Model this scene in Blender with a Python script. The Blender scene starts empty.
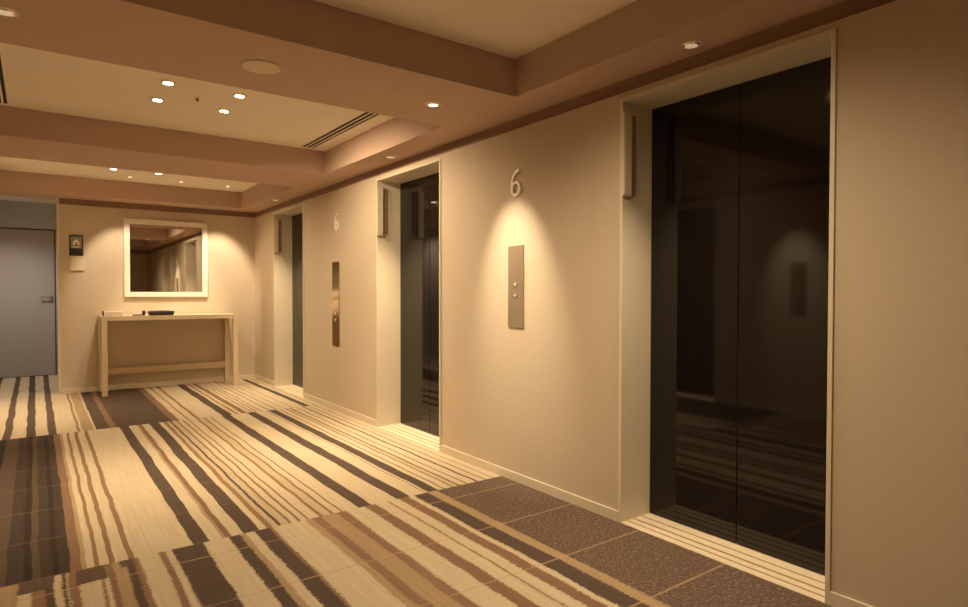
import bpy, bmesh, math, random
from mathutils import Vector, Matrix
S = bpy.context.scene
COL = S.collection
PI = math.pi
rad = math.radians
random.seed(4)

# ------------------------------------------------------------------ camera, world, exposure
cam_d = bpy.data.cameras.new('camera')
cam = bpy.data.objects.new('camera', cam_d); COL.objects.link(cam)
cam_d.sensor_fit = 'HORIZONTAL'; cam_d.sensor_width = 36.0
cam_d.lens = 611.88/968*36.0
cam_d.clip_start = 0.02
YAW, PITCH, ROLL = rad(36.2635), rad(-1.044), rad(0.0704)
fw = Vector((math.sin(YAW)*math.cos(PITCH), math.cos(YAW)*math.cos(PITCH), math.sin(PITCH)))
rt = Vector((math.cos(YAW), -math.sin(YAW), 0)); up = rt.cross(fw)
r2 = math.cos(ROLL)*rt + math.sin(ROLL)*up
u2 = -math.sin(ROLL)*rt + math.cos(ROLL)*up
M = Matrix((r2, u2, -fw)).transposed().to_4x4(); M.translation = Vector((0, 0, 1.2))
cam.matrix_world = M
S.camera = cam
w = bpy.data.worlds.new('world'); S.world = w; w.use_nodes = True
w.node_tree.nodes['Background'].inputs[0].default_value = (1, .75, .5, 1)
w.node_tree.nodes['Background'].inputs[1].default_value = 0.02
S.view_settings.view_transform = 'Standard'; S.view_settings.look = 'None'
S.view_settings.gamma = 1.0; S.view_settings.use_curve_mapping = False
S.view_settings.exposure = 0.0

WARM = (1.0, .765, .475)
ACCENT = (1.0, .81, .54)
E_TRAY, E_SOFFIT, E_PANEL, E_WASH, E_CORR = 132.0, 230.0, 150.0, 142.0, 80.0   # lamp powers (W)

# ------------------------------------------------------------------ dimensions
XW, XL = 2.452, -0.652          # lift walls
YB = 8.71                       # end wall
YF = -1.25                      # wall behind the viewer
ZS, ZT, ZR = 2.30, 2.51, 2.228  # soffit, tray ceiling, top of wallpaper
XD = 2.675                      # lift doors plane
DOORS = [(1.090, 2.146), (3.884, 4.950), (6.786, 7.846)]
FRH = 2.20
YC = 10.75

# ------------------------------------------------------------------ helpers
def box(bm, x0, x1, y0, y1, z0, z1, bev=0, mi=0):
    vs = [bm.verts.new((x, y, z)) for x in (x0, x1) for y in (y0, y1) for z in (z0, z1)]
    q = [(0,1,3,2),(4,6,7,5),(0,4,5,1),(2,3,7,6),(0,2,6,4),(1,5,7,3)]
    fs = [bm.faces.new([vs[i] for i in f]) for f in q]
    for f in fs: f.material_index = mi
    if bev:
        es = list({e for f in fs for e in f.edges})
        bmesh.ops.bevel(bm, geom=es, offset=bev, segments=2, profile=.6, affect='EDGES')
    return fs

def cyl(bm, c, r, h, axis='Z', seg=40, r2=None, mi=0):
    rr = r if r2 is None else r2
    m = Matrix.Translation(c)
    if axis == 'X': m = m @ Matrix.Rotation(PI/2, 4, 'Y')
    if axis == 'Y': m = m @ Matrix.Rotation(-PI/2, 4, 'X')
    r_ = bmesh.ops.create_cone(bm, cap_ends=True, segments=seg, radius1=r, radius2=rr, depth=h, matrix=m)
    for f in {f for v in r_['verts'] for f in v.link_faces}: f.material_index = mi

def lathe(bm, prof, seg=48, mi=0):
    rings = []
    for (r, z) in prof:
        rings.append([bm.verts.new((r*math.cos(2*PI*i/seg), r*math.sin(2*PI*i/seg), z)) for i in range(seg)])
    for a, b in zip(rings, rings[1:]):
        for i in range(seg):
            f = bm.faces.new((a[i], a[(i+1) % seg], b[(i+1) % seg], b[i])); f.smooth = True; f.material_index = mi
    return rings

def obj(name, bm, mats, parent=None, loc=None):
    me = bpy.data.meshes.new(name)
    bmesh.ops.recalc_face_normals(bm, faces=bm.faces[:])
    bm.to_mesh(me); bm.free()
    for m in (mats if isinstance(mats, (list, tuple)) else [mats]): me.materials.append(m)
    o = bpy.data.objects.new(name, me); COL.objects.link(o)
    if parent: o.parent = parent
    if loc: o.location = loc
    return o

def tag(o, label=None, cat=None, group=None, kind=None):
    if label: o['label'] = label
    if cat: o['category'] = cat
    if group: o['group'] = group
    if kind: o['kind'] = kind
    return o

def thing(name, label, cat, loc=(0, 0, 0), rz=0, group=None):
    o = bpy.data.objects.new(name, None); COL.objects.link(o)
    o.location = loc; o.rotation_euler = (0, 0, rz); o.empty_display_size = .1
    return tag(o, label, cat, group)

def copy_tree(o, parent=None):
    c = o.copy(); COL.objects.link(c)
    if parent: c.parent = parent
    for ch in list(o.children): copy_tree(ch, c)
    return c

def struct(name, bm, mats, parent=None, loc=None):
    o = obj(name, bm, mats, parent, loc)
    if parent is None: o['kind'] = 'structure'
    return o

# ------------------------------------------------------------------ materials
def mat(name, col, rough=.6, metal=0, spec=.5, noise=0, nscale=(60, 60, 60), bump=0, emis=None):
    m = bpy.data.materials.new(name); m.use_nodes = True
    nt = m.node_tree; b = nt.nodes['Principled BSDF']
    b.inputs['Base Color'].default_value = (*col, 1); b.inputs['Roughness'].default_value = rough
    b.inputs['Metallic'].default_value = metal; b.inputs['Specular IOR Level'].default_value = spec
    if emis:
        b.inputs['Emission Color'].default_value = (*emis[0], 1); b.inputs['Emission Strength'].default_value = emis[1]
    if noise or bump:
        tc = nt.nodes.new('ShaderNodeTexCoord'); mp = nt.nodes.new('ShaderNodeMapping')
        mp.inputs['Scale'].default_value = nscale
        nz = nt.nodes.new('ShaderNodeTexNoise'); nz.inputs['Scale'].default_value = 1; nz.inputs['Detail'].default_value = 3
        nt.links.new(tc.outputs['Object'], mp.inputs[0]); nt.links.new(mp.outputs[0], nz.inputs['Vector'])
        if noise:
            r = nt.nodes.new('ShaderNodeValToRGB')
            r.color_ramp.elements[0].position = .3; r.color_ramp.elements[1].position = .7
            r.color_ramp.elements[0].color = (*[c*(1-noise) for c in col], 1)
            r.color_ramp.elements[1].color = (*[min(1, c*(1+noise)) for c in col], 1)
            nt.links.new(nz.outputs['Fac'], r.inputs[0]); nt.links.new(r.outputs[0], b.inputs['Base Color'])
        if bump:
            bp = nt.nodes.new('ShaderNodeBump'); bp.inputs['Strength'].default_value = bump; bp.inputs['Distance'].default_value = .002
            nt.links.new(nz.outputs['Fac'], bp.inputs['Height']); nt.links.new(bp.outputs[0], b.inputs['Normal'])
    return m

M_PAPER = mat('woven_wallpaper', (.62, .52, .40), .75, noise=.025, nscale=(25, 25, 220), bump=.1, spec=.25)
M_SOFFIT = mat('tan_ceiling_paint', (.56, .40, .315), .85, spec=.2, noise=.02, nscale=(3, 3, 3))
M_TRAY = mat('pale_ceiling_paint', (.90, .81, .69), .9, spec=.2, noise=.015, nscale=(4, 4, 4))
M_REVEAL = mat('dark_brown_reveal', (.31, .195, .135), .7)
M_BASE = mat('cream_baseboard', (.72, .64, .50), .45, noise=.02, nscale=(5, 5, 90))
M_FRAME = mat('cream_painted_steel', (.74, .66, .52), .35, noise=.01, nscale=(6, 6, 6))
M_BLACK = mat('black_gloss_panel', (.008, .0058, .0052), .045, spec=.5, noise=.15, nscale=(3, 3, 3))
M_BRONZE = mat('satin_bronze', (.50, .41, .31), .25, metal=.65, noise=.04, nscale=(300, 300, 6))
M_STEEL = mat('brushed_steel', (.62, .58, .52), .28, metal=1, noise=.05, nscale=(200, 8, 200))
M_WHITE = mat('off_white_lacquer', (.85, .80, .70), .4, noise=.01, nscale=(9, 9, 9))
M_OAK = mat('pale_bleached_oak', (.70, .57, .40), .5, noise=.10, nscale=(60, 60, 60), bump=.1)
M_MIRROR = mat('mirror_glass', (.62, .60, .56), .02, metal=1, noise=.01, nscale=(2, 2, 2))
M_DOOR = mat('grey_door_laminate', (.43, .405, .38), .5, noise=.03, nscale=(40, 40, 3))
M_GREYWALL = mat('grey_corridor_paint', (.50, .50, .49), .8, noise=.02, nscale=(8, 8, 8))
M_DARK = mat('dark_plastic', (.03, .025, .022), .4, noise=.05, nscale=(50, 50, 50))
M_LEATHER = mat('black_leather', (.035, .022, .018), .38, noise=.2, nscale=(220, 220, 220), bump=.3)
M_WALNUT = mat('dark_wood_edge', (.09, .05, .03), .45, noise=.2, nscale=(90, 90, 8))
M_LAMP = mat('lit_lamp', (1, .9, .7), .4, emis=((1, .86, .60), 30))
M_LAMPOFF = mat('dim_lamp', (.8, .72, .55), .25, emis=((1, .80, .50), .35))
M_LAMPDIM = mat('shaded_lamp', (.8, .72, .55), .25, emis=((1, .80, .50), 3))
M_RING = mat('cream_trim_ring', (.78, .70, .56), .35, noise=.01, nscale=(20, 20, 20))
M_CONE = mat('satin_reflector', (.80, .70, .55), .25, metal=1, noise=.02, nscale=(20, 20, 20))
M_GRILLE = mat('speaker_grille', (.74, .62, .46), .8, noise=.05, nscale=(300, 300, 300), bump=.3)
M_LENS = mat('lantern_lens', (.82, .74, .58), .3, noise=.02, nscale=(30, 30, 30))
M_LENSDARK = mat('lantern_dark_edge', (.34, .25, .165), .35, noise=.03, nscale=(30, 30, 30))
M_GLYPH = mat('lit_button_symbol', (.9, .8, .6), .4, emis=((1, .82, .55), .35))
M_PICT = mat('pictogram_white', (.85, .82, .72), .5)
M_PICTGREY = mat('plaque_grey_field', (.28, .27, .20), .4, noise=.05, nscale=(30, 30, 30))
M_GROOVE = mat('tan_groove', (.36, .25, .16), .6, noise=.06, nscale=(90, 90, 90))
M_SILL = mat('cream_stone_sill', (.74, .63, .47), .6, noise=.10, nscale=(120, 25, 60))
M_SLOT = mat('vent_slot_black', (.02, .013, .01), .8)

def carpet_material():
    m = bpy.data.materials.new('striped_carpet'); m.use_nodes = True
    nt = m.node_tree; N = nt.nodes; L = nt.links; b = N['Principled BSDF']
    b.inputs['Roughness'].default_value = .95; b.inputs['Specular IOR Level'].default_value = .12
    tc = N.new('ShaderNodeTexCoord'); sp = N.new('ShaderNodeSeparateXYZ'); L.new(tc.outputs['Object'], sp.inputs[0])
    def math_(op, a, b_=None, c=None):
        n = N.new('ShaderNodeMath'); n.operation = op
        for i, v in enumerate((a, b_, c)):
            if v is None: continue
            if isinstance(v, (int, float)): n.inputs[i].default_value = v
            else: L.new(v, n.inputs[i])
        return n.outputs[0]
    def noise(scale, detail=2):
        mp = N.new('ShaderNodeMapping'); mp.inputs['Scale'].default_value = scale
        n = N.new('ShaderNodeTexNoise'); n.inputs['Scale'].default_value = 1; n.inputs['Detail'].default_value = detail
        L.new(tc.outputs['Object'], mp.inputs[0]); L.new(mp.outputs[0], n.inputs['Vector']); return n.outputs['Fac']
    X, Y = sp.outputs[0], sp.outputs[1]
    wav = math_('MULTIPLY', math_('SUBTRACT', noise((4, 2.6, 1), 3), .5), .03)
    row1 = math_('LESS_THAN', Y, 3.14)
    fz = math_('MULTIPLY', math_('SUBTRACT', noise((70, 170, 1), 1), .5), math_('MULTIPLY_ADD', row1, .032, .008))
    Xp = math_('ADD', math_('ADD', X, wav), fz)
    PALE = (.535, .447, .318); C = {'C': PALE, 'K': (.47, .375, .25), 'D': (.098, .070, .054), 'B': (.22, .135, .085), 'E': (.120, .082, .064),
         'T': (.37, .265, .16), 'R': (.245, .15, .10), 'L': (.25, .16, .09), 'G': (.10, .070, .052), 'H': (.062, .045, .035), 'M': (.042, .031, .025)}  # H, M: left block's darks, deepened to paint in the dimmer light there
    def ramp(stops, x0, x1):
        r = N.new('ShaderNodeValToRGB'); cr = r.color_ramp; cr.interpolation = 'CONSTANT'
        f = math_('DIVIDE', math_('SUBTRACT', Xp, x0), x1-x0); L.new(f, r.inputs[0])
        inside = [s for s in stops if x0 < s[0] < x1]; before = [s for s in stops if s[0] <= x0]
        seq = [(x0, before[-1][1] if before else 'C')] + inside
        assert len(seq) <= 32, len(seq)
        cr.elements[0].position = 0; cr.elements[0].color = (*C[seq[0][1]], 1)
        cr.elements[1].position = (seq[1][0]-x0)/(x1-x0); cr.elements[1].color = (*C[seq[1][1]], 1)
        for x, c in seq[2:]:
            e = cr.elements.new((x-x0)/(x1-x0)); e.color = (*C[c], 1)
        return r.outputs[0]
    def mix(f, a, b_):
        n = N.new('ShaderNodeMix'); n.data_type = 'RGBA'; n.clamp_factor = True
        if isinstance(f, (int, float)): n.inputs[0].default_value = f
        else: L.new(f, n.inputs[0])
        for v, i in ((a, 6), (b_, 7)):
            if isinstance(v, tuple): n.inputs[i].default_value = (*v, 1)
            else: L.new(v, n.inputs[i])
        return n.outputs[2]
    def parse(s):
        out = []
        for t in s.split(): out.append((float(t[1:]), t[0]))
        return out
    R1 = parse('T-9 C-.072 R-.025 D.026 C.05 T.074 D.082 C.091 R.097 C.133 L.207 C.215 B.233 T.256 D.304 R.335 C.355 R.437 C.47 D.496 '
               'C.633 D.749 T.805 C.832 D.874 R.947 C.965 T1.13 R1.17 T1.217 R1.306 C1.358 B1.475 C1.541 L1.617 C1.627 B1.69 C1.752 D1.79 T1.882 E1.944')
    R2 = parse('H-9 M-.62 H-.55 M-.45 G-.36 M-.27 G-.2 H-.12 M-.06 G-.03 H.0 M.045 H.07 B.112 T.15 C.17 L.199 C.215 L.252 C.276 L.322 C.346 D.592 C.663 T.722 B.738 C.764 '
               'D.825 C.902 L.937 K.962 D.99 K1.006 L1.047 C1.06 L1.098 C1.113 L1.145 C1.156 L1.214 K1.232 L1.279 C1.295 L1.335 C1.348 D1.44 C1.523 '
               'D1.677 C1.762 L1.864 C1.873 D1.89 C1.965 L2.0 C2.01 L2.06 K2.07 D2.105 C2.118 L2.165 C2.178 D2.24 C2.256 L2.31 C2.323 L2.375 C2.387')
    R3 = parse('C-9 E-.44 C-.37 E-.231 C-.175 G-.077 C-.012 E.077 C.134 L.279 C.3 T.319 C.396 D.415 B.518 G.569 D.7 G.78 D.9 B1.01 C1.078 L1.138 C1.157 L1.219 C1.245 '
               'D1.456 C1.542 L1.577 C1.60 B1.635 C1.691 L1.728 C1.742 L1.775 C1.79 L1.821 C1.835 L1.9 C1.912 L1.97 C1.983 L2.05 C2.06 L2.14 C2.15 D2.265 C2.33 L2.385 C2.4')
    rows = []
    for R in (R1, R2, R3):
        lo = mix(math_('GREATER_THAN', Xp, .7), ramp(R, -.8, .7), ramp(R, .7, 1.7))
        rows.append(mix(math_('GREATER_THAN', Xp, 1.7), lo, ramp(R, 1.7, 2.8)))
    col = mix(math_('GREATER_THAN', Y, 3.14), rows[0], rows[1])
    col = mix(math_('GREATER_THAN', Y, 6.28), col, rows[2])
    # darker blots woven along the first row's end
    for x0, x1, y0 in ((.13, .235, 2.985), (-.07, .05, 3.02), (.29, .34, 3.06)):
        k = math_('MULTIPLY', math_('MULTIPLY', math_('GREATER_THAN', Xp, x0), math_('LESS_THAN', Xp, x1)),
                  math_('MULTIPLY', math_('GREATER_THAN', math_('ADD', Y, wav), y0), row1))
        col = mix(k, col, C['E'])
    # tile seams
    s1 = math_('LESS_THAN', math_('FRACT', math_('DIVIDE', math_('SUBTRACT', Y, 1.053), .476)), .024)
    s2 = math_('LESS_THAN', math_('FRACT', math_('DIVIDE', math_('SUBTRACT', Y, 3.14), .49)), .02)
    seam = math_('ADD', math_('MULTIPLY', s1, row1), math_('MULTIPLY', math_('MULTIPLY', s2, math_('SUBTRACT', 1, row1)), .35))
    seam = math_('MULTIPLY', seam, math_('MULTIPLY', noise((3, 3, 1), 2), 1.0))
    col = mix(seam, col, (.46, .31, .17))
    # pile mottling, streaks along the pile and light speckle in the dark fields
    st = noise((70, 2.5, 1), 4); pile = noise((320, 320, 1), 2); sp1 = noise((150, 60, 1), 3)
    v = math_('ADD', math_('MULTIPLY_ADD', st, .42, .79), math_('MULTIPLY_ADD', pile, .5, -.25))
    hs = N.new('ShaderNodeHueSaturation'); L.new(col, hs.inputs['Color']); L.new(v, hs.inputs['Value'])
    fleck = math_('MULTIPLY', math_('GREATER_THAN', sp1, .57), math_('MULTIPLY', math_('GREATER_THAN', Xp, 1.944), row1))
    out = mix(math_('MULTIPLY', fleck, .5), hs.outputs[0], (.36, .25, .185))
    L.new(out, b.inputs['Base Color'])
    bp = N.new('ShaderNodeBump'); bp.inputs['Strength'].default_value = .5; bp.inputs['Distance'].default_value = .003
    L.new(pile, bp.inputs['Height']); L.new(bp.outputs[0], b.inputs['Normal'])
    return m
M_CARPET = carpet_material()

# ------------------------------------------------------------------ structure
bm = bmesh.new(); box(bm, -1.7, XW+.02, YF-.1, YC+.05, -.06, 0)
struct('floor', bm, M_CARPET)

def lift_wall(name, xa, xb, openings):
    bm = bmesh.new(); y = YF-.1
    for (a, b) in openings:
        box(bm, xa, xb, y, a, 0, ZR); box(bm, xa, xb, a, b, FRH, ZR); y = b
    box(bm, xa, xb, y, YB+.2 if xa > 0 else YC, 0, ZR)
    return struct(name, bm, M_PAPER)
lift_wall('wall_right', XW, XW+.33, DOORS)
lift_wall('wall_left', XL-.33, XL, DOORS[1:2])
bm = bmesh.new(); box(bm, .235, XW, YB, YB+.2, 0, ZR); struct('wall_back', bm, M_PAPER)
bm = bmesh.new(); box(bm, XL, XW, YF-.1, YF, 0, ZR); struct('wall_front', bm, M_PAPER)
# shadow gap between wallpaper and ceiling
bm = bmesh.new(); box(bm, XW+.022, XW+.33, YF-.1, YB+.2, ZR, ZS); struct('trim_1', bm, M_REVEAL)
bm = bmesh.new(); box(bm, .235, XW+.022, YB+.022, YB+.2, ZR, ZS); struct('trim_2', bm, M_REVEAL)
bm = bmesh.new(); box(bm, XL-.33, XL-.022, YF-.1, YC, ZR, ZS); struct('trim_3', bm, M_REVEAL)
bm = bmesh.new(); box(bm, XL-.022, XW+.022, YF-.1, YF-.022, ZR, ZS); struct('trim_4', bm, M_REVEAL)
# pale corner bead where the end wall stops at the corridor
bm = bmesh.new(); box(bm, .213, .235, YB-.004, YB+.2, 0, ZS); struct('trim_5', bm, M_BASE)

# ceiling: tan soffit beams around pale recessed trays
TR = [(.65, 2.69), (3.455, 5.49), (6.35, 8.395)]
TX0, TX1 = -.39, 2.19
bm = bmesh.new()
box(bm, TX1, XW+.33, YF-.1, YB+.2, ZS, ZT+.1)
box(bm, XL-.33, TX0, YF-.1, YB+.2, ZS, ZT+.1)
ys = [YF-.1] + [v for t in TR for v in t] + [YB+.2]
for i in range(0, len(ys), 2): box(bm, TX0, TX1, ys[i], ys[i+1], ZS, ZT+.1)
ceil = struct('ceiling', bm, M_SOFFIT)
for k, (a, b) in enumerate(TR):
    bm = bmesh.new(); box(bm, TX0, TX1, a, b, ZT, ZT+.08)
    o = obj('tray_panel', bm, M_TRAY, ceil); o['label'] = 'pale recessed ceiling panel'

def baseboard(name, segs):
    bm = bmesh.new()
    for s in segs: box(bm, *s, 0, .056, .002)
    struct(name, bm, M_BASE)
ys = [YF] + [v for d in DOORS for v in d] + [YB]
baseboard('baseboard_right', [(XW-.009, XW+.002, ys[i], ys[i+1]) for i in range(0, len(ys), 2)])
baseboard('baseboard_back', [(.24, XW, YB-.009, YB+.002)])
baseboard('baseboard_left', [(XL-.002, XL+.009, YF, DOORS[1][0]), (XL-.002, XL+.009, DOORS[1][1], YC)])

# corridor beyond the opening
bm = bmesh.new(); box(bm, XL, 1.0, YC, YC+.1, 2.095, 2.46); box(bm, .245, 1.0, YC, YC+.1, 0, 2.095)
struct('wall_corridor', bm, M_GREYWALL)
bm = bmesh.new(); box(bm, .95, 1.05, YB+.2, YC, 0, 2.46); struct('wall_corridor_side', bm, M_GREYWALL)
bm = bmesh.new(); box(bm, XL-.33, 1.05, YB+.2, YC+.1, 2.46, 2.56); struct('ceiling_corridor', bm, M_TRAY)
bm = bmesh.new(); box(bm, XL+.004, .228, YC+.02, YC+.065, .008, 2.075, .002)
door = struct('door_1', bm, M_DOOR)
bm = bmesh.new(); box(bm, .228, .245, YC+.01, YC+.09, 0, 2.095); box(bm, XL, .228, YC+.01, YC+.09, 2.076, 2.095)
obj('door_frame', bm, M_WALNUT, door)  # dark colour stands in for the shadow gap at the door head
bm = bmesh.new()
cyl(bm, (.185, YC+.014, 1.126), .026, .012, 'Y'); cyl(bm, (.185, YC-.005, 1.126), .010, .05, 'Y')
box(bm, .055, .195, YC-.04, YC-.024, 1.116, 1.136, .005)
obj('door_handle', bm, M_STEEL, door)

# ------------------------------------------------------------------ lift entrances (local x: depth into the wall, y along the wall, z up)
def make_entrance(w, label):
    t = thing('elevator_entrance', label, 'elevator', group='elevator entrances')
    D = XD-XW; f = .018
    bm = bmesh.new()
    for s in (0, 1):
        y0, y1 = (0, f) if s == 0 else (w-f, w)
        box(bm, -.008, D+.06, y0, y1, 0, FRH-f, .0015)
    box(bm, -.008, D+.06, 0, w, FRH-f, FRH, .0015)
    obj('door_frame', bm, M_FRAME, t)
    mid = w/2
    for y0, y1 in ((f+.001, mid-.0018), (mid+.0018, w-f-.001)):
        bm = bmesh.new(); box(bm, D, D+.035, y0, y1, .008, FRH-f-.001, .0025)
        obj('door_leaf', bm, M_BLACK, t)
    bm = bmesh.new()
    box(bm, -.006, D+.05, f, w-f, -.02, .004)
    sill = obj('sill', bm, M_SILL, t)
    for k, (x, ww) in enumerate(((.035, .010), (.085, .014), (.15, .010))):
        bm = bmesh.new(); box(bm, x, x+ww, f, w-f, .003, .0052)
        obj('groove_strip', bm, M_GROOVE, sill)
    return t
places = ['black glossy elevator doors in a cream frame, nearest and largest at right',
          'black elevator doors in a cream frame between the two bronze wall panels',
          'narrow-looking black elevator doors in a cream frame nearest the console table']
for (a, b), lab in zip(DOORS, places):
    e = make_entrance(b-a, lab); e.location = (XW, a, 0)
a, b = DOORS[1]
e = make_entrance(b-a, 'elevator doors on the opposite wall, mirrored in the nearest doors')
e.location = (XL, b, 0); e.rotation_euler = (0, 0, PI)

# hall lanterns on the far jamb of each entrance
def make_lantern():
    t = thing('hall_lantern', '', 'elevator lantern', group='hall lanterns beside the elevator doors')
    bm = bmesh.new(); box(bm, -.016, .048, -.016, 0, 0, .43, .003); obj('housing', bm, M_FRAME, t)
    bm = bmesh.new(); box(bm, .048, .086, -.008, 0, .012, .418, .002); obj('side_slot', bm, M_LENSDARK, t)
    for z0, z1 in ((.008, .2125), (.2155, .422)):
        bm = bmesh.new(); box(bm, -.010, .042, -.018, -.015, z0, z1, .0012); obj('lens', bm, M_LENS, t)
    return t
lan = make_lantern()
labs = ['slim vertical indicator lantern at upper left of the nearest large elevator doors',
        'slim vertical indicator lantern at upper left of the middle elevator doors',
        'slim vertical indicator lantern at upper left of the elevator doors nearest the console table']
for k, (a, b) in enumerate(DOORS):
    o = lan if k == 0 else copy_tree(lan)
    o.location = (XW, b-.0185, 1.70); o['label'] = labs[k]

# ------------------------------------------------------------------ floor number 6 and call panels
def ribbon(bm, pts, wd, x0, x1, closed=False):
    n = len(pts); L_, R_ = [], []
    for i, p in enumerate(pts):
        a = pts[(i-1) % n] if (closed or i > 0) else p
        c = pts[(i+1) % n] if (closed or i < n-1) else p
        t = (Vector(c)-Vector(a)).normalized(); nn = Vector((-t.y, t.x))
        L_.append(Vector(p)+nn*wd/2); R_.append(Vector(p)-nn*wd/2)
    def v(q, x): return bm.verts.new((x, -q.x, q.y))
    ring = [[v(l, x0), v(r, x0), v(r, x1), v(l, x1)] for l, r in zip(L_, R_)]
    for i in range(n if closed else n-1):
        A, B = ring[i], ring[(i+1) % n]
        for k in range(4): bm.faces.new((A[k], B[k], B[(k+1) % 4], A[(k+1) % 4]))
    if not closed:
        bm.faces.new(ring[0]); bm.faces.new(ring[-1][::-1])
def make_six():
    H = .162; W = .096; bm = bmesh.new()
    bowl = [(W*(.5+.40*math.cos(t)), H*(.285+.245*math.sin(t))) for t in [2*PI*i/40 for i in range(40)]]
    ribbon(bm, bowl, .0165, -.014, 0, True)
    P0, P1, P2, P3 = (.86*W, .965*H), (.48*W, 1.0*H), (.07*W, .74*H), (.09*W, .29*H)
    st = []
    for i in range(21):
        t = i/20; q = [(1-t)**3*a+3*(1-t)**2*t*b+3*(1-t)*t*t*c+t**3*d for a, b, c, d in zip(P0, P1, P2, P3)]
        st.append(tuple(q))
    ribbon(bm, st, .0165, -.0138, 0)
    return bm
six = obj('floor_number', make_six(), mat('ivory_enamel', (.95, .90, .80), .3, noise=.005, nscale=(9, 9, 9)))
tag(six, 'cream raised numeral 6 above the spotlit call panel', 'sign', 'floor numbers')
six.location = (XW, 3.041, 1.806)
s2 = six.copy(); COL.objects.link(s2); s2.location = (XW, 5.885, 1.822)
s2['label'] = 'smaller-looking numeral 6 above the farther wall panel without a spotlight'

M_POLISH = mat('polished_bronze_plate', (.68, .56, .42), .14, metal=1, noise=.02, nscale=(200, 200, 5))
def make_panel(name, w, h, zb, label, group, m=M_BRONZE):
    t = thing(name, label, 'call panel', group=group)
    bm = bmesh.new(); box(bm, -.009, 0, -w/2, w/2, 0, h, .0015); obj('faceplate', bm, m, t)
    for z, d in ((zb+.036, 1), (zb-.036, -1)):
        bm = bmesh.new(); cyl(bm, (-.0105, 0, z), .014, .005, 'X', 28)
        bt = obj('button', bm, M_STEEL, t)
        bm = bmesh.new(); s = .0085
        pts = [(-.0145, -s, z-d*s*.8), (-.0145, s, z-d*s*.8), (-.0145, 0, z+d*s)]
        a = [bm.verts.new(p) for p in pts]; b = [bm.verts.new((p[0]+.003, p[1], p[2])) for p in pts]
        bm.faces.new(a); bm.faces.new(b[::-1])
        for i in range(3): bm.faces.new((a[i], a[(i+1) % 3], b[(i+1) % 3], b[i]))
        obj('arrow', bm, M_GLYPH, bt)
    return t
p = make_panel('call_panel', .150, .518, .238, 'bronze elevator call panel under the spotlight beside the nearest doors', 'elevator call panels')
p.location = (XW, 2.996, .978)
p = make_panel('call_panel', .175, .85, .30, 'tall mirrored metal call panel between the two farther elevator doors', 'elevator call panels', M_POLISH)
p.location = (XW, 5.862, .655)
p = make_panel('call_panel', .150, .518, .238, 'call panel on the opposite wall, seen as a dark strip reflected in the nearest doors', 'elevator call panels')
p.location = (XL, 2.996, .978); p.rotation_euler = (0, 0, PI)

# ------------------------------------------------------------------ mirror
MX0, MX1, MZ0, MZ1 = .886, 1.838, 1.138, 2.105
t = thing('wall_mirror', 'square mirror in a thick cream frame hanging above the console table', 'mirror', ((MX0+MX1)/2, YB, MZ0))
hw, hh, fw_ = (MX1-MX0)/2, MZ1-MZ0, .062
bm = bmesh.new()
box(bm, -hw, -hw+fw_, -.036, -.001, 0, hh, .003); box(bm, hw-fw_, hw, -.036, -.001, 0, hh, .003)
box(bm, -hw+fw_, hw-fw_, -.036, -.001, 0, fw_, .003); box(bm, -hw+fw_, hw-fw_, -.036, -.001, hh-fw_, hh, .003)
obj('frame', bm, M_WHITE, t)
bm = bmesh.new(); box(bm, -hw+fw_-.004, hw-fw_+.004, -.020, -.004, fw_-.004, hh-fw_+.004); obj('mirror_glass', bm, M_MIRROR, t)

# ------------------------------------------------------------------ console table
TY0, TY1, TX_0, TX_1, TZ = 8.20, 8.696, .606, 2.10, .918
cx, cy = (TX_0+TX_1)/2, (TY0+TY1)/2
t = thing('console_table', 'pale oak console table with square legs standing under the mirror', 'table', (cx, cy, 0))
hx, hy, q = (TX_1-TX_0)/2, (TY1-TY0)/2, .058
bm = bmesh.new(); box(bm, -hx, hx, -hy, hy, TZ-.052, TZ, .003); obj('tabletop', bm, M_OAK, t)
for sx in (-1, 1):
    for sy in (-1, 1):
        bm = bmesh.new(); x0 = -hx if sx < 0 else hx-q; y0 = -hy if sy < 0 else hy-q
        box(bm, x0, x0+q, y0, y0+q, 0, TZ-.0525, .003); obj('leg', bm, M_OAK, t)
bm = bmesh.new(); box(bm, -hx+q+.001, hx-q-.001, hy-q+.006, hy-.01, .195, .275, .003); obj('stretcher', bm, M_OAK, t)

# things on the console table
t = thing('desk_box', 'small white box with dark end standing at the left end of the console table', 'box', (.732, 8.32, TZ))
bm = bmesh.new(); box(bm, -.095, .10, -.05, .05, 0, .058, .006); obj('box_body', bm, M_WHITE, t)
bm = bmesh.new(); box(bm, -.106, -.095, -.047, .047, .004, .062, .003); obj('end_cap', bm, M_DARK, t)
bm = bmesh.new(); box(bm, -.07, .08, -.0515, -.0485, .012, .046, .001)
obj('front_card', bm, mat('pale_pink_card', (.74, .62, .56), .6), t)
t = thing('pen_stand', 'little dark L-shaped stand between the white box and the black tray', 'stand', (1.00, 8.32, TZ))
bm = bmesh.new(); box(bm, -.07, .062, -.03, .03, 0, .012, .003); obj('base', bm, M_DARK, t)
bm = bmesh.new(); cyl(bm, (.048, 0, .0345), .016, .045, 'Z', 24, .019); obj('cup', bm, M_DARK, t)
t = thing('leather_tray', 'long black leather tray with raised curved rim on the console table', 'tray', (1.235, 8.33, TZ))
bm = bmesh.new()
def tray_ring(sx, sy, z, n=32):
    out = []
    for i in range(n):
        a = 2*PI*i/n; c, s = math.cos(a), math.sin(a)
        out.append(bm.verts.new((sx*math.copysign(abs(c)**.35, c), sy*math.copysign(abs(s)**.35, s), z + (.010*(1-min(1, abs(sx*c)/.14)) if z > .03 else 0))))
    return out
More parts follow.
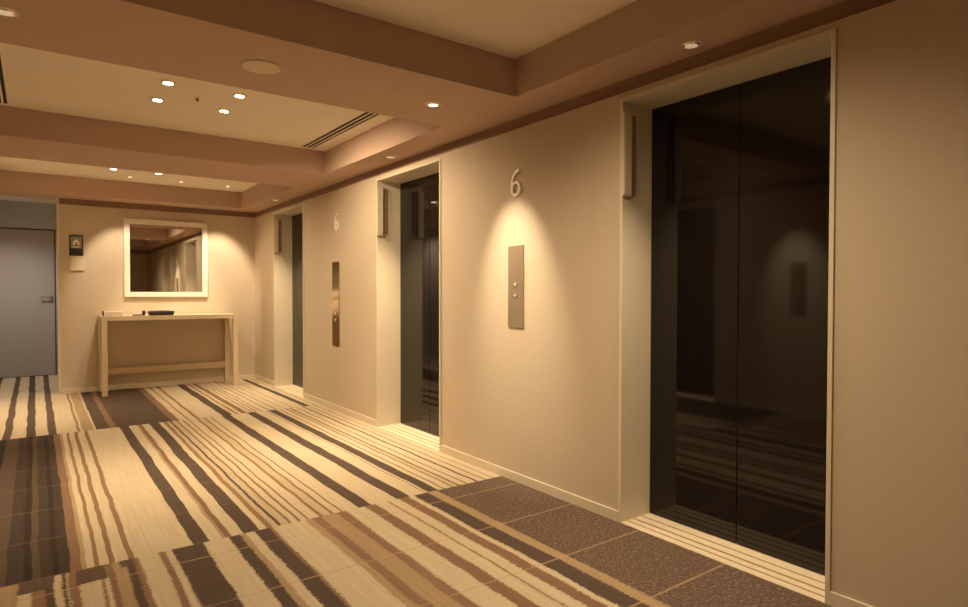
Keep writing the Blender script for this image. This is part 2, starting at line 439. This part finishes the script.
rings = [tray_ring(.132, .062, 0), tray_ring(.145, .075, .046), tray_ring(.136, .066, .046), tray_ring(.124, .055, .010)]
for a, b in zip(rings, rings[1:]):
    for i in range(32): bm.faces.new((a[i], a[(i+1) % 32], b[(i+1) % 32], b[i])).smooth = True
bm.faces.new(rings[0][::-1]); bm.faces.new(rings[-1])
obj('tray_shell', bm, M_LEATHER, t)
bm = bmesh.new(); box(bm, -.115, .11, -.045, .045, .011, .034, .004); obj('folder', bm, M_WALNUT, t)

# ------------------------------------------------------------------ wall plaques beside the opening
t = thing('wall_plaque', 'dark upright plaque with a white pictogram on the end wall left of the mirror', 'sign', (.398, YB, 1.627))
bm = bmesh.new(); box(bm, -.069, .069, -.014, 0, 0, .246, .002); obj('backing', bm, M_DARK, t)
bm = bmesh.new(); box(bm, -.055, .055, -.0155, -.0135, .088, .228); obj('picture_field', bm, M_PICTGREY, t)
bm = bmesh.new()
pts = [(-.034, .125), (-.030, .165), (-.012, .190), (.008, .196), (.022, .178), (.034, .150), (.038, .128), (.020, .126), (.012, .150), (-.004, .158), (-.012, .130)]
a = [bm.verts.new((x, -.0168, z)) for x, z in pts]; b = [bm.verts.new((x, -.015, z)) for x, z in pts]
bm.faces.new(a); bm.faces.new(b[::-1])
for i in range(len(pts)): bm.faces.new((a[i], a[(i+1) % len(pts)], b[(i+1) % len(pts)], b[i]))
obj('pictogram', bm, M_PICT, t)
bm = bmesh.new()
for z, x0, x1 in ((.106, -.045, .045), (.094, -.045, .03)): box(bm, x0, x1, -.0168, -.015, z, z+.006)
obj('text_lines', bm, M_PICT, t)
t = thing('blank_plate', 'square cream cover plate directly below the dark pictogram plaque', 'plate', (.405, YB, 1.452))
bm = bmesh.new(); box(bm, -.070, .070, -.020, 0, 0, .172, .003); obj('cover', bm, M_BASE, t)

# ------------------------------------------------------------------ ceiling fittings
def spot(name, loc, target, power, size, blend, radius=.03, parent=None, col=WARM):
    d = bpy.data.lights.new(name, 'SPOT'); d.energy = power; d.color = col; d.spot_size = rad(size); d.spot_blend = blend
    d.shadow_soft_size = radius
    o = bpy.data.objects.new(name, d); COL.objects.link(o); o.location = loc
    v = Vector(target)-Vector(loc); o.rotation_euler = v.to_track_quat('-Z', 'Y').to_euler()
    return o
def make_downlight(r, depth, lampmat):
    t = thing('downlight', '', 'ceiling light')
    bm = bmesh.new(); lathe(bm, [(r*.80, 0.0), (r*.82, -.003), (r*1.0, -.003), (r*1.04, 0)]); obj('trim_ring', bm, M_RING, t)
    bm = bmesh.new(); lathe(bm, [(r*.81, -.0015), (r*.72, depth*.3-.0045), (r*.62, depth-.0045)]); obj('reflector', bm, M_CONE, t)
    bm = bmesh.new(); cyl(bm, (0, 0, depth*.5-.004), r*.66, .002, 'Z', 32); obj('lamp', bm, lampmat, t)
    return t
big = make_downlight(.048, -.004, M_LAMP)
soft = make_downlight(.045, -.004, M_LAMPDIM)
door_l = make_downlight(.045, -.004, M_LAMPOFF)
small = make_downlight(.030, -.004, M_LAMPDIM)
used = set()
def put(proto, loc, label, group):
    o = proto if proto.name not in used else copy_tree(proto)
    used.add(proto.name); o.location = loc; o['label'] = label; o['group'] = group
    return o
lab2 = {(0, 0): 'bright downlight, upper left of the four in the middle ceiling tray', (0, 1): 'bright downlight, lower left of the four in the middle ceiling tray',
        (1, 0): 'bright downlight, upper right of the four in the middle ceiling tray', (1, 1): 'bright downlight, lower right of the four in the middle ceiling tray'}
lab3 = {(0, 1): 'bright downlight at left of the pair in the far tray toward the mirror', (1, 1): 'bright downlight at right of the pair in the far tray toward the mirror'}
for k, (a, b) in enumerate(TR):
    yc = (a+b)/2
    for i, x in enumerate((.683, 1.111)):
        for j, y in enumerate((yc-.205, yc+.215)):
            if k == 1: put(big, (x, y, ZT), lab2[(i, j)], 'bright downlights in the middle tray')
            if k == 2 and j == 1: put(big, (x, y, ZT), lab3[(i, j)], 'bright downlights in the far tray')
            spot('tray_lamp', (x, y, ZT-.012), (x+((.5, 1.4, .8)[k] if i else -.6), y+(0, .15, 0)[k], 0), E_TRAY*(.48, 1.0, .36)[k]*(1.0 if i else .10), 132, .7)
for x, lab in ((.882, 'tiny spotlight in the far tray, left of three in a row'),
               (1.408, 'tiny spotlight in the far tray, middle of three in a row'),
               (1.935, 'tiny spotlight in the far tray, right of three in a row')):
    put(small, (x, 7.995, ZT), lab, 'small spotlights before the end wall')
    spot('wash_lamp', (x, 7.995, ZT-.012), (x+(.03 if x > 1.5 else -.03 if x < 1 else 0), YB, 1.30), E_WASH*(1.0 if x > 1.5 else .66), 52, .6, .02, col=ACCENT)
sof = [((2.355, 1.66), 'dim downlight in the tan ceiling above the nearest elevator doors'),
       ((2.339, 4.47), 'dim downlight in the tan ceiling above the middle elevator doors'),
       ((2.331, 7.38), 'dim downlight in the tan ceiling above the farthest elevator doors')]
for ((x, y), lab), pw in zip(sof, (.5, 1.15, .9)):
    put(door_l, (x, y, ZS), lab, 'downlights in front of the elevator doors')
    spot('door_lamp', (x, y, ZS-.012), (x-.06, y, 0), E_SOFFIT*pw, 82, 1.0)
put(soft, (1.886, 3.075, ZS), 'downlight in the ceiling beam aimed at the spotlit call panel', 'downlights in the ceiling beam')
spot('panel_lamp', (1.886, 3.06, ZS-.012), (XW, 3.0, 1.24), E_PANEL, 45, .95, .025, col=ACCENT)
put(door_l, (-.085, 3.062, ZS), 'downlight at the top left corner of the picture', 'downlights in the ceiling beam')
spot('panel_lamp', (-.085, 3.06, ZS-.012), (XL, 3.0, 1.30), E_PANEL, 45, .95, .025, col=ACCENT)
for y in (4.47, 7.38): spot('door_lamp', (-.54, y, ZS-.012), (-.58, y, 0), E_SOFFIT, 86, 1.0)
spot('corridor_lamp', (-.25, 9.75, 2.44), (-.25, 9.8, 0), E_CORR, 130, .8, .05, col=(1, .86, .72))

t = thing('ceiling_speaker', 'flat round ceiling speaker in the beam near the four bright lamps', 'speaker', (.900, 3.065, ZS))
bm = bmesh.new(); lathe(bm, [(.094, 0), (.094, -.005), (.086, -.007)]); obj('rim', bm, M_GRILLE, t)
bm = bmesh.new(); cyl(bm, (0, 0, -.004), .0865, .006, 'Z', 48); obj('grille', bm, M_GRILLE, t)

t = thing('sprinkler_head', 'small dark sprinkler head at the centre of the four bright lamps', 'sprinkler', (.895, 4.49, ZT))
bm = bmesh.new(); lathe(bm, [(.017, 0), (.015, -.004), (.007, -.005)]); obj('escutcheon', bm, M_RING, t)
bm = bmesh.new(); cyl(bm, (0, 0, -.011), .005, .016, 'Z', 16); cyl(bm, (0, 0, -.02), .009, .003, 'Z', 20); obj('deflector', bm, M_DARK, t)

t = thing('ceiling_vent', 'long slotted air vent along the right edge of the middle ceiling tray', 'vent', (1.995, 4.475, ZT), group='slot vents in the middle tray')
bm = bmesh.new()
L0 = .955
for x in (-.062, -.021, .021, .053): box(bm, x, x+.009 if x > 0.05 else x+.012, -L0, L0, -.006, 0)
box(bm, -.062, .062, -L0, -L0+.012, -.006, 0); box(bm, -.062, .062, L0-.012, L0, -.006, 0)
obj('frame', bm, M_TRAY, t)
for x0, x1 in ((-.050, -.021), (-.009, .021), (.033, .053)):
    bm = bmesh.new(); box(bm, x0, x1, -L0+.012, L0-.012, -.002, -.0005); obj('slot', bm, M_SLOT, t)
t2 = copy_tree(t); t2.location = (-.195, 4.475, ZT)
t2['label'] = 'slotted air vent in the middle tray cut off by the left edge of the picture'
